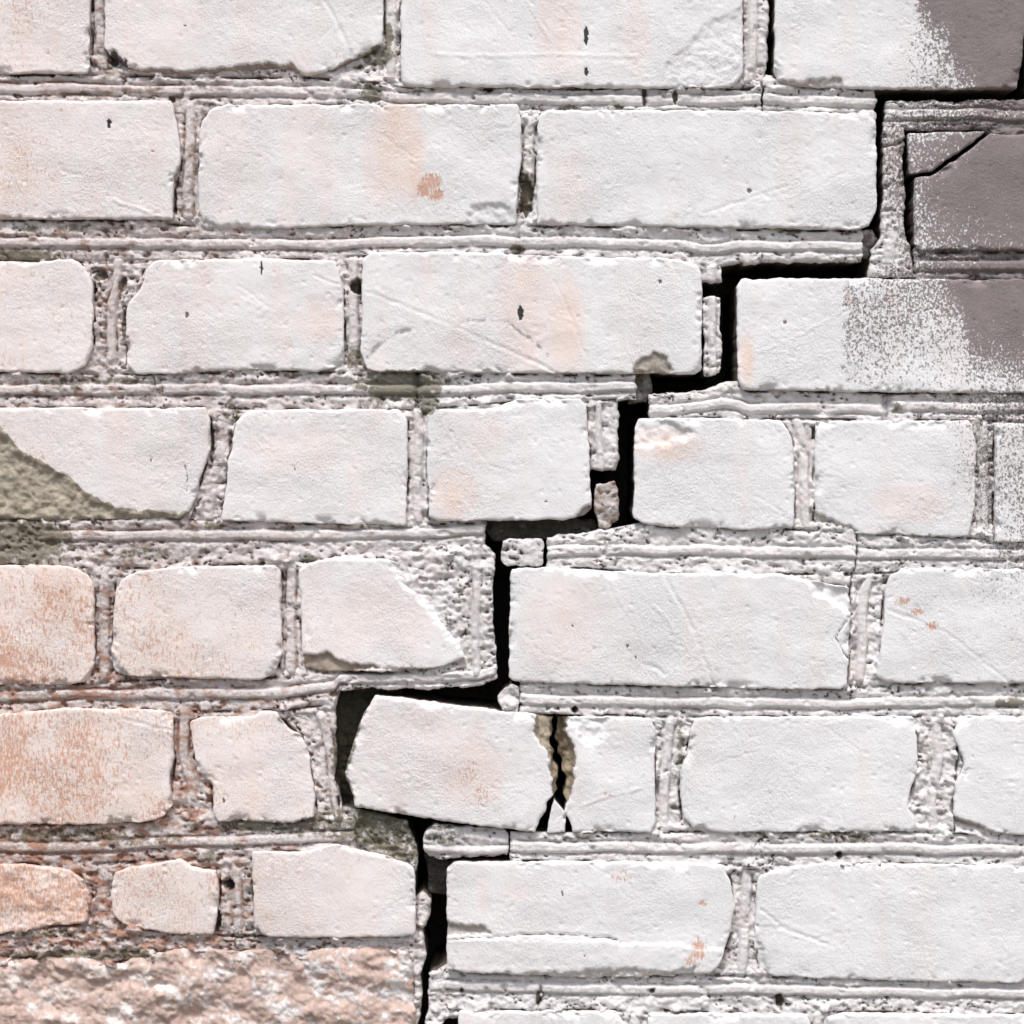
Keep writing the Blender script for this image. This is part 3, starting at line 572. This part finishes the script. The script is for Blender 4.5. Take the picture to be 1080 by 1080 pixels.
def strip(name, st, vertical=False, base=-7.0, bead=1.0, rough=1.0, off=0.0, open_a=False, open_b=False, res=1.7, bw=5.5, parent=ROOT, label=None, skirt=(2, 7, 18, 45, 100, 160), far=6.0, tilt=0.0):
    """st: stations (along, near edge, far edge[, ext near, ext far]). ext is how far the mortar runs in behind the brick; 0 = free edge on the crack"""
    st = [tuple(s) + (12, 12)[:max(0, 5 - len(s))] if len(s) < 5 else tuple(s) for s in st]
    A = np.array(st, float)
    a = axis_samples(A[0, 0], A[-1, 0], res, far=far) if not vertical else axis_samples(A[0, 0], A[-1, 0], res, far=far)
    n0, n1, e0, e1 = [np.interp(a, A[:, 0], A[:, k]) for k in (1, 2, 3, 4)]
    wmax = (n1 - n0 + e0 + e1).max()
    t = np.linspace(0, 1, max(5, int(wmax / res) + 1))
    lo, hi = n0 - e0, n1 + e1
    sd = int(A[0, 0] * 3 + A[0, 1]) % 977
    wob = 2.6 * fbm(a / 16, a * 0 + 2, sd + 8, 3)
    lo = lo + np.where(e0 < 1, 2.0 * fbm(a / 9, a * 0, sd, 4) + 3 * pn(a / 31, a * 0, sd + 1), np.where(e0 > 5, wob, 0)); hi = hi + np.where(e1 < 1, 2.0 * fbm(a / 9, a * 0 + 9, sd, 4) + 3 * pn(a / 31, a * 0 + 5, sd + 1), np.where(e1 > 5, wob, 0))
    C = lo[:, None] * (1 - t) + hi[:, None] * t
    Aa = np.broadcast_to(a[:, None], C.shape).copy()
    f0 = np.exp(-(a - a[0]) / 12)[:, None]; f1 = np.exp(-(a[-1] - a) / 12)[:, None]
    ea = np.full(C.shape, 99.0)
    if open_a: Aa = Aa + f0 * (2.6 * fbm(C / 9, C * 0 + 3, sd + 5, 3)); ea = np.minimum(ea, (a - a[0])[:, None])
    if open_b: Aa = Aa + f1 * (2.6 * fbm(C / 9, C * 0 + 7, sd + 6, 3)); ea = np.minimum(ea, (a[-1] - a)[:, None])
    mid = ((n0 + n1) / 2 + off)[:, None]
    d = C - mid
    gap = np.minimum(C - n0[:, None], n1[:, None] - C)
    ea = np.minimum(ea, np.where((e0 < 2)[:, None], C - lo[:, None], 99)); ea = np.minimum(ea, np.where((e1 < 2)[:, None], hi[:, None] - C, 99))
    X, Y = (Aa, C) if not vertical else (C, Aa)
    # a free edge on the crack has no brick to lap over
    gap = np.where(ea < 12, 9, gap)
    H, at = mortar_surface(X, Y, d, gap, base, bead, rough, 0, bw)
    tt = np.clip(1 - ea / 4.5, 0, 1); H = H - 4.2 * (1 - np.sqrt(1 - tt * tt))
    H = H + tilt * (Aa - a.mean()) / 40
    # feather the hidden margins down so one joint melts into the next
    eb = np.minimum(np.where((e0 > 2)[:, None], C - lo[:, None], 99), np.where((e1 > 2)[:, None], hi[:, None] - C, 99))
    if not open_a: eb = np.minimum(eb, (a - a[0])[:, None] * .8)
    if not open_b: eb = np.minimum(eb, (a[-1] - a)[:, None] * .8)
    H = H - 6.0 * (1 - sst(0, 5.5, eb + 2.2 * fbm(X / 8, Y / 8, 131, 3)))
    if not vertical: X, Y, H = X.T, Y.T, H.T; at = {k: np.swapaxes(v, 0, 1) for k, v in at.items()}
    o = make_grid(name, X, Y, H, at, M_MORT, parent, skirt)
    if label: o['label'] = label
    return o

def lump(poly, base=-6, rough=1.2, name='mortar_patch', parent=ROOT, amp=1.6, res=1.7, bead_x=None, skirt=(2, 7, 18, 45, 90, 140), rr=4.5, seed=3, label=None, raw=0.0, tint=None, bead_y=None):
    X, Y, e = coons(poly, res, amp, seed, corner=3)
    d = np.full(X.shape, 99.0) if bead_x is None else X - bead_x
    if bead_y is not None: d = Y - bead_y
    H, at = mortar_surface(X, Y, d, np.full(X.shape, 12.0), base, 1.0 if (bead_x or bead_y) else np.zeros(X.shape), rough, 0, 4.5)
    t = np.clip(1 - e / rr, 0, 1); H = H - rr * .9 * (1 - np.sqrt(1 - t * t))
    if raw: at['raw'] = np.maximum(at['raw'], raw + .3 * fbm(X / 14, Y / 12, seed, 3))
    if tint: at['tint'] = np.broadcast_to(np.array(tint), X.shape + (3,)).copy()
    o = make_grid(name, X, Y, H, at, M_MORT, parent, skirt)
    if label: o['label'] = label
    return o

WL, WR = -1600, 2680
def bed(*a, **k): return strip('bed_joint', *a, **k)
def head(*a, **k): return strip('head_joint', *a, vertical=True, base=k.pop('base', -8), **k)
# bed under course 0
bed([(WL, 77, 105), (0, 77, 106), (100, 77, 108), (200, 80, 110), (330, 80, 110), (400, 86, 112), (430, 92, 112), (560, 92, 114), (640, 92, 116), (770, 92, 116), (804, 92, 116)], open_b=True)
bed([(806, 89, 117), (860, 91, 118), (925, 93, 121)], open_a=True, open_b=True, base=-6)
bed([(935, 105, 135, 0, 0), (1040, 104, 135, 0, 0), (1050, 104, 139, 0, 7), (1080, 104, 139, 0, 7), (1120, 102, 140, 7, 7), (WR, 90, 140)], open_a=True, base=-6, label='mortar bed sprayed half grey below the crack')
# bed under course 1
bed([(WL, 231, 272), (0, 231, 274), (120, 231, 276), (190, 236, 274), (350, 238, 272), (430, 237, 266), (548, 236, 267)], bw=5.5, off=2)
bed([(548, 237, 270), (640, 238, 273), (720, 240, 274), (742, 241, 283, 7, 3), (760, 241, 283, 7, 0), (780, 241, 276, 7, 0), (904, 242, 276, 7, 0), (911, 244, 274, 4, 0)], open_b=True)
bed([(966, 265, 294), (1080, 265, 296), (WR, 265, 297)], open_a=True, base=-6)
# bed under course 2
bed([(WL, 392, 430), (0, 392, 430), (150, 394, 430), (300, 391, 431), (400, 393, 432), (440, 393, 432)], off=-1)
bed([(440, 393, 432), (540, 394, 424), (622, 395, 422), (655, 395, 422, 7, 0), (671, 396, 420, 5, 0)], open_b=True, base=-5)
bed([(685, 415, 442, 0, 7), (740, 412, 441, 0, 7), (762, 402, 441, 0, 7), (778, 405, 441, 4, 7), (790, 412, 442, 7, 7), (937, 413, 442)], open_a=True, off=3)
bed([(937, 414, 442), (1080, 415, 445), (WR, 415, 447)], off=0, base=-6)
# bed under course 3
bed([(WL, 548, 596, 3, 12), (40, 549, 597, 2, 12), (120, 546, 600, 2, 12), (200, 547, 598, 4, 12), (300, 552, 594), (430, 553, 588), (500, 552, 582, 7, 7), (512, 553, 580, 4, 5)], off=-8, open_b=True, rough=1.15, bead=lambda x: .1 + .9 * sst(35, 70, x))
bed([(577, 565, 599, 0, 7), (625, 561, 600, 0, 7), (668, 556, 604, 3, 7), (700, 556, 605), (836, 558, 606), (900, 562, 606), (1000, 566, 602), (1080, 570, 601), (WR, 572, 601)], open_a=True, base=-4.5)
# bed under course 4
bed([(WL, 724, 752), (0, 723, 752), (100, 720, 750), (200, 716, 752), (300, 715, 750), (352, 709, 744, 7, 7), (358, 708, 729, 7, 0), (440, 708, 727, 7, 0), (505, 704, 725, 7, 0), (524, 698, 716, 3, 0)], open_b=True, off=-2)
bed([(548, 720, 752, 9, 1), (612, 722, 754, 10, 1), (622, 722, 755, 12, 10), (700, 724, 757), (898, 727, 757), (960, 722, 757), (1080, 722, 757), (WR, 722, 757)], open_a=True, off=1)
# bed under course 5
bed([(WL, 872, 912), (0, 871, 912), (90, 870, 914), (180, 866, 908), (260, 865, 904), (330, 866, 898), (374, 866, 894, 4, 7)], off=3, open_b=True)
bed([(538, 879, 909, 1, 12), (605, 880, 910, 1, 12), (620, 878, 910, 10, 12), (700, 878, 912), (780, 878, 914), (960, 878, 913), (1080, 882, 915), (WR, 883, 914)], open_a=True, base=-4.5)
# bed under course 6
bed([(WL, 988, 1014), (-60, 988, 1014), (0, 986, 1013), (60, 978, 1012), (120, 974, 1018), (180, 986, 1008), (260, 989, 1006), (340, 989, 1004), (436, 988, 1004, 7, 5)], rough=2.2, bead=0.12, base=-8, open_b=True)
bed([(452, 1030, 1068, 0, 7), (470, 1022, 1068, 2, 7), (500, 1027, 1068), (640, 1032, 1068), (760, 1030, 1070), (900, 1034, 1070), (1080, 1037, 1072), (WR, 1038, 1072)], open_a=True, rough=1.3, off=-5)
# upright joints
head([(-60, 95, 111), (20, 95, 112), (76, 95, 118)], rough=1.3)
head([(-60, 404, 422), (40, 404, 422), (88, 400, 422)])
head([(-60, 784, 812, 7, 0), (60, 784, 811, 7, 0), (90, 782, 806, 7, 0)], off=-4)
head([(103, 184, 214), (130, 186, 213), (170, 190, 209), (200, 183, 209), (235, 183, 212)])
head([(108, 547, 574), (135, 550, 566), (180, 548, 565), (240, 544, 565)], base=-9, rough=1.4, bead=.4)
head([(126, 934, 955, 0, 0), (200, 932, 955, 0, 0), (250, 930, 957, 0, 0), (262, 920, 962, 0, 0), (292, 917, 966, 0, 0)], base=-6, bead=.35, open_b=True)
head([(268, 92, 155), (300, 98, 146), (320, 98, 134), (396, 97, 134)], rough=1.5)
head([(266, 358, 384), (300, 362, 382), (396, 363, 382)])
head([(274, 742, 761, 4, 0), (297, 742, 761, 4, 0)], open_b=True, base=-6)
head([(428, 219, 252), (470, 222, 245), (500, 212, 240), (552, 200, 235)], rough=1.5, bead=.6)
head([(428, 430, 451), (556, 429, 452)])
head([(418, 619, 653, 7, 0), (480, 622, 652, 7, 0), (496, 624, 650, 4, 0)], open_b=True, off=-4, bw=4)
head([(438, 824, 860), (470, 838, 859), (560, 838, 860)])
head([(440, 1024, 1052), (480, 1030, 1050), (572, 1024, 1050)], rough=1.2)
head([(592, 97, 124), (620, 98, 120), (722, 98, 117)])
head([(590, 296, 318), (650, 297, 317), (716, 292, 322)])
head([(600, 893, 952), (625, 897, 934), (670, 897, 931), (724, 893, 928)], rough=1.3, off=-3)
head([(746, 182, 204), (800, 183, 204), (830, 179, 222), (872, 178, 228)])
head([(748, 296, 352, 7, 0), (775, 318, 353, 7, 0), (820, 328, 354, 7, 0), (860, 333, 358, 7, 4), (872, 330, 362)], off=10, rough=1.2)
head([(754, 690, 736), (790, 691, 726), (830, 691, 717), (882, 688, 722)], off=-4, rough=1.2)
head([(752, 965, 1012), (800, 968, 1012), (850, 960, 1006), (884, 966, 1008)], rough=1.5)
head([(908, 92, 122), (940, 95, 118), (982, 92, 120)], rough=1.3, bead=.7)
head([(902, 230, 266), (940, 231, 266), (990, 226, 274)], rough=1.3)
head([(906, 764, 806), (935, 772, 798), (990, 770, 797), (1034, 755, 804)], off=2)
head([(1064, 656, 686), (1190, 660, 684)]); head([(1064, 850, 876), (1190, 856, 872)])
# irregular mortar at the broken ends
lump([(405, 582), (470, 574), (512, 574), (522, 584), (519, 640), (523, 690), (520, 708), (500, 716), (440, 716), (420, 700)], base=-5, rough=1.5, bead_x=502, seed=5, raw=.22)
lump([(320, 862), (362, 852), (402, 860), (428, 868), (436, 886), (441, 905), (438, 925), (400, 920), (322, 906)], base=-14, rough=2.0, seed=8, label='mossy mortar under the tilted brick', raw=.55, tint=(0.24, 0.22, 0.16))
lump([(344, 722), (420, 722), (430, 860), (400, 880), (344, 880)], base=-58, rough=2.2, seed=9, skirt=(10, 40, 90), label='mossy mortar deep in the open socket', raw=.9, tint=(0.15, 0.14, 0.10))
lump([(434, 950), (446, 943), (455, 950), (454, 968), (446, 984), (450, 1010), (442, 1030), (430, 1034), (430, 960)], base=-9, rough=1.6, seed=11)
lump([(430, 1028), (440, 1020), (446, 1050), (438, 1100), (424, 1110), (424, 1040)], base=-12, rough=1.8, seed=12)
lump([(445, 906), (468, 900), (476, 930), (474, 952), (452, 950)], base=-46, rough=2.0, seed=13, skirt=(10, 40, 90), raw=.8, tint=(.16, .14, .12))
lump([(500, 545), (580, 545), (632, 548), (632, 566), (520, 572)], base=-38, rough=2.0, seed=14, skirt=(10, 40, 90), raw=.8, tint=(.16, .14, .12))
lump([(466, 1025), (474, 1030), (478, 1070), (462, 1085), (448, 1082), (454, 1050)], base=-7, rough=1.4, seed=15)
lump([(345, 66), (372, 52), (410, 38), (424, 60), (424, 100), (345, 96)], base=-9, rough=2.0, seed=18)
lump([(104, 40), (122, 46), (146, 66), (146, 90), (104, 90)], base=-14, rough=1.8, seed=19)
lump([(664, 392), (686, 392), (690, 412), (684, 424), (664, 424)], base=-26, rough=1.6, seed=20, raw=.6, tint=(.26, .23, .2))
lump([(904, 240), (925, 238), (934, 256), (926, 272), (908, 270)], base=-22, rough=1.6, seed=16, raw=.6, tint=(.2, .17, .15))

# ------------------------------------------------------------------ the wall beyond the photograph: same bond, shared meshes
variants = {}
def generic(w, k):
    key = (w, k)
    if key not in variants:
        o = brick([(3000, 3000), (3000 + w, 3000), (3000 + w, 3125), (3000, 3125)], 0, 5, 1.6, 4.0, seed=300 + 7 * k + w)
        variants[key] = o.data; bpy.data.objects.remove(o)
    return variants[key]
def lay(w, cx, cy, h):
    """near the photograph's frame every brick is cut where it stands, farther out the meshes are shared"""
    if -750 < cx < 1850 and -520 < cy < 1600:
        brick([(cx - w / 2, cy - 62.5), (cx + w / 2, cy - 62.5), (cx + w / 2, cy + 62.5), (cx - w / 2, cy + 62.5)], h, 4, 1.6, 4.0)
    else: put(generic(w, int(RNG.integers(4))), 'brick', cx, cy, h)
def put(mesh, name, cx, cy, h=0.0):
    o = bpy.data.objects.new(name, mesh); col.objects.link(o); o.parent = ROOT
    o.location = Vector(to_world(np.float64(cx), np.float64(cy), np.float64(-60.0 + h))); return o
hj = []
for k in range(3):
    o = strip('head_joint', [(3000, 3000, 3022), (3130, 3000, 3022)], vertical=True, base=-6.5, far=4.0, res=2.6); hj.append((o.data, o.location.copy())); bpy.data.objects.remove(o)
def run(y0, x0, x1, first_header, gap_at_start=True):
    """fill a course from x0 to x1 with alternating bricks"""
    x = x0; hd = first_header
    while x < x1 - 60:
        put(hj[int(RNG.integers(3))][0], 'head_joint', x + 11, y0 + 62)
        w = 180 if hd else 357
        if x + 22 + w > x1: w = x1 - x - 22 if x1 - x - 22 > 90 else w
        w = int(round(w / 4.0) * 4) if w not in (180, 357) else w
        lay(w, x + 22 + w / 2, y0 + 62 + RNG.uniform(-2, 2), RNG.uniform(-1.5, 1.5)); x += 22 + w; hd = RNG.random() < .4
def run_left(y0, x1, x0, first_header):
    x = x1; hd = first_header
    while x > x0 + 60:
        put(hj[int(RNG.integers(3))][0], 'head_joint', x - 11, y0 + 62)
        w = 180 if hd else 357
        lay(w, x - 22 - w / 2, y0 + 62 + RNG.uniform(-2, 2), RNG.uniform(-1.5, 1.5)); x -= 22 + w; hd = RNG.random() < .4
for y0, xl, xr in ((-48, -262, None), (106, -167, None), (270, -259, None), (428, -136, None), (597, -259, None), (750, -174, None), (912, -85, None), (1012, -245, None)):
    run_left(y0, xl, WL, RNG.random() < .5)
for y0, xr in ((-34, 1098), (140, 1316), (294, 1134), (447, 1407), (600, 1284), (757, 1362), (914, 1153), (1071, 1229)):
    run(y0, xr, WR, RNG.random() < .5)
for y in (-195, -355, -515, -675, -835):
    bed([(WL, y + 125, y + 147 + 8 * (y == -195)), (WR, y + 125, y + 155 + 8 * (y == -195))], res=5.0, far=6.0)
    s = RNG.uniform(60, 330); run(y, WL - s, WR, False)
for y in (1232, 1392, 1552, 1712, 1872):
    bed([(WL, y - 98 if y == 1232 else y - 35, y), (300, y - 98 if y == 1232 else y - 35, y), (450, y - 96 if y == 1232 else y - 35, y), (WR, y - 37, y)], res=5.0, far=6.0)
    s = RNG.uniform(60, 330); run(y, WL - s, WR, False)

def box(name, lo, hi, mat, parent=None):
    v = [(x, y, z) for x in (lo[0], hi[0]) for y in (lo[1], hi[1]) for z in (lo[2], hi[2])]
    f = [(0, 1, 3, 2), (4, 6, 7, 5), (0, 4, 5, 1), (2, 3, 7, 6), (0, 2, 6, 4), (1, 5, 7, 3)]
    me = bpy.data.meshes.new(name); me.from_pydata(v, [], f); me.materials.append(mat); me.update()
    o = bpy.data.objects.new(name, me); col.objects.link(o)
    if parent: o.parent = parent
    return o
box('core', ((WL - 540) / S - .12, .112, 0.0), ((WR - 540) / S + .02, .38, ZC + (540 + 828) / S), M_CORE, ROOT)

# ------------------------------------------------------------------ loose pieces caught in the crack
def tagged(o, label, cat, group=None):
    o['label'] = label; o['category'] = cat
    if group: o['group'] = group
    return o
LS = (2, 7, 18, 45, 90, 120)
o = brick([(384, 752), (395, 733), (480, 743), (568, 754), (584, 756), (583, 764), (584, 772), (579, 781), (581, 788), (586, 793), (583, 803), (589, 809), (588, 822), (585, 827), (588, 833), (577, 846), (575, 856), (570, 864), (564, 878), (547, 876), (451, 864), (374, 851), (371, 838), (363, 816), (368, 798), (377, 768)], 3, rr=3.5, name='loose_brick', parent=None, tilt=(1.5, -1), skirt=LS, corner=2.2)
tagged(o, 'white brick end tilted loose in its dark socket under the crack', 'brick')
o = brick([(584, 842), (590, 850), (597, 858), (596, 878), (577, 879), (580, 858)], -1, rr=2.0, corner=1.5, amp=.7, res=1.4, name='brick_splinter', parent=None, tilt=(0, 0), skirt=LS)
tagged(o, 'small pointed white splinter wedged at the foot of the snapped brick', 'brick splinter')
o = brick([(601, 820), (606, 825), (607, 838), (602, 848), (597, 845), (598, 830)], -7, rr=2.0, amp=.8, res=1.4, corner=1.6, name='brick_crumb', parent=None, tilt=(0, 0), skirt=LS)
tagged(o, 'tiny cream crumb caught in the fracture above the white splinter', 'brick crumb')
o = lump([(447, 880), (458, 870), (490, 872), (532, 876), (537, 884), (536, 904), (492, 906), (470, 908), (452, 906), (446, 894)], base=-6, rough=1.5, name='mortar_chunk', parent=None, seed=21, skirt=LS, bead_y=897)
tagged(o, 'rough mortar lump between the tilted brick and the brick below', 'mortar chunk')
o = lump([(530, 571), (536, 568), (570, 568), (574, 572), (574, 594), (570, 597), (534, 597), (529, 593)], base=-5, rough=.8, name='mortar_chunk', parent=None, seed=22, skirt=LS, rr=3)
tagged(o, 'small square mortar block bridging the crack on top of a long brick', 'mortar chunk')
o = lump([(627, 510), (648, 507), (652, 515), (653, 548), (640, 559), (632, 556), (628, 540)], base=-5, rough=.9, name='mortar_chunk', parent=None, seed=23, skirt=LS, rr=3, raw=.55, tint=(.33, .26, .22))
tagged(o, 'brownish upright mortar block slipped down beside the half brick', 'mortar chunk')
o = lump([(742, 314), (750, 311), (760, 313), (761, 350), (761, 392), (752, 396), (743, 396), (742, 350)], base=-5, rough=.7, name='mortar_chunk', parent=None, seed=24, skirt=LS, rr=3, bead_x=752)
tagged(o, 'tall narrow white mortar strip standing in the crack between two long bricks', 'mortar chunk')
o = lump([(524, 736), (532, 726), (540, 721), (547, 724), (548, 740), (546, 752), (530, 752)], base=-6, rough=2.2, name='mortar_chunk', parent=None, seed=25, skirt=LS)
tagged(o, 'crumbly mortar scrap at the tilted brick\'s upper end', 'mortar chunk')

# ------------------------------------------------------------------ ground
me = bpy.data.meshes.new('ground'); R = 250
me.from_pydata([(-R, -R, 0), (R, -R, 0), (R, R, 0), (-R, R, 0)], [], [(0, 1, 2, 3)]); me.materials.append(M_GROUND); me.update()
g = bpy.data.objects.new('ground', me); col.objects.link(g); g['kind'] = 'structure'
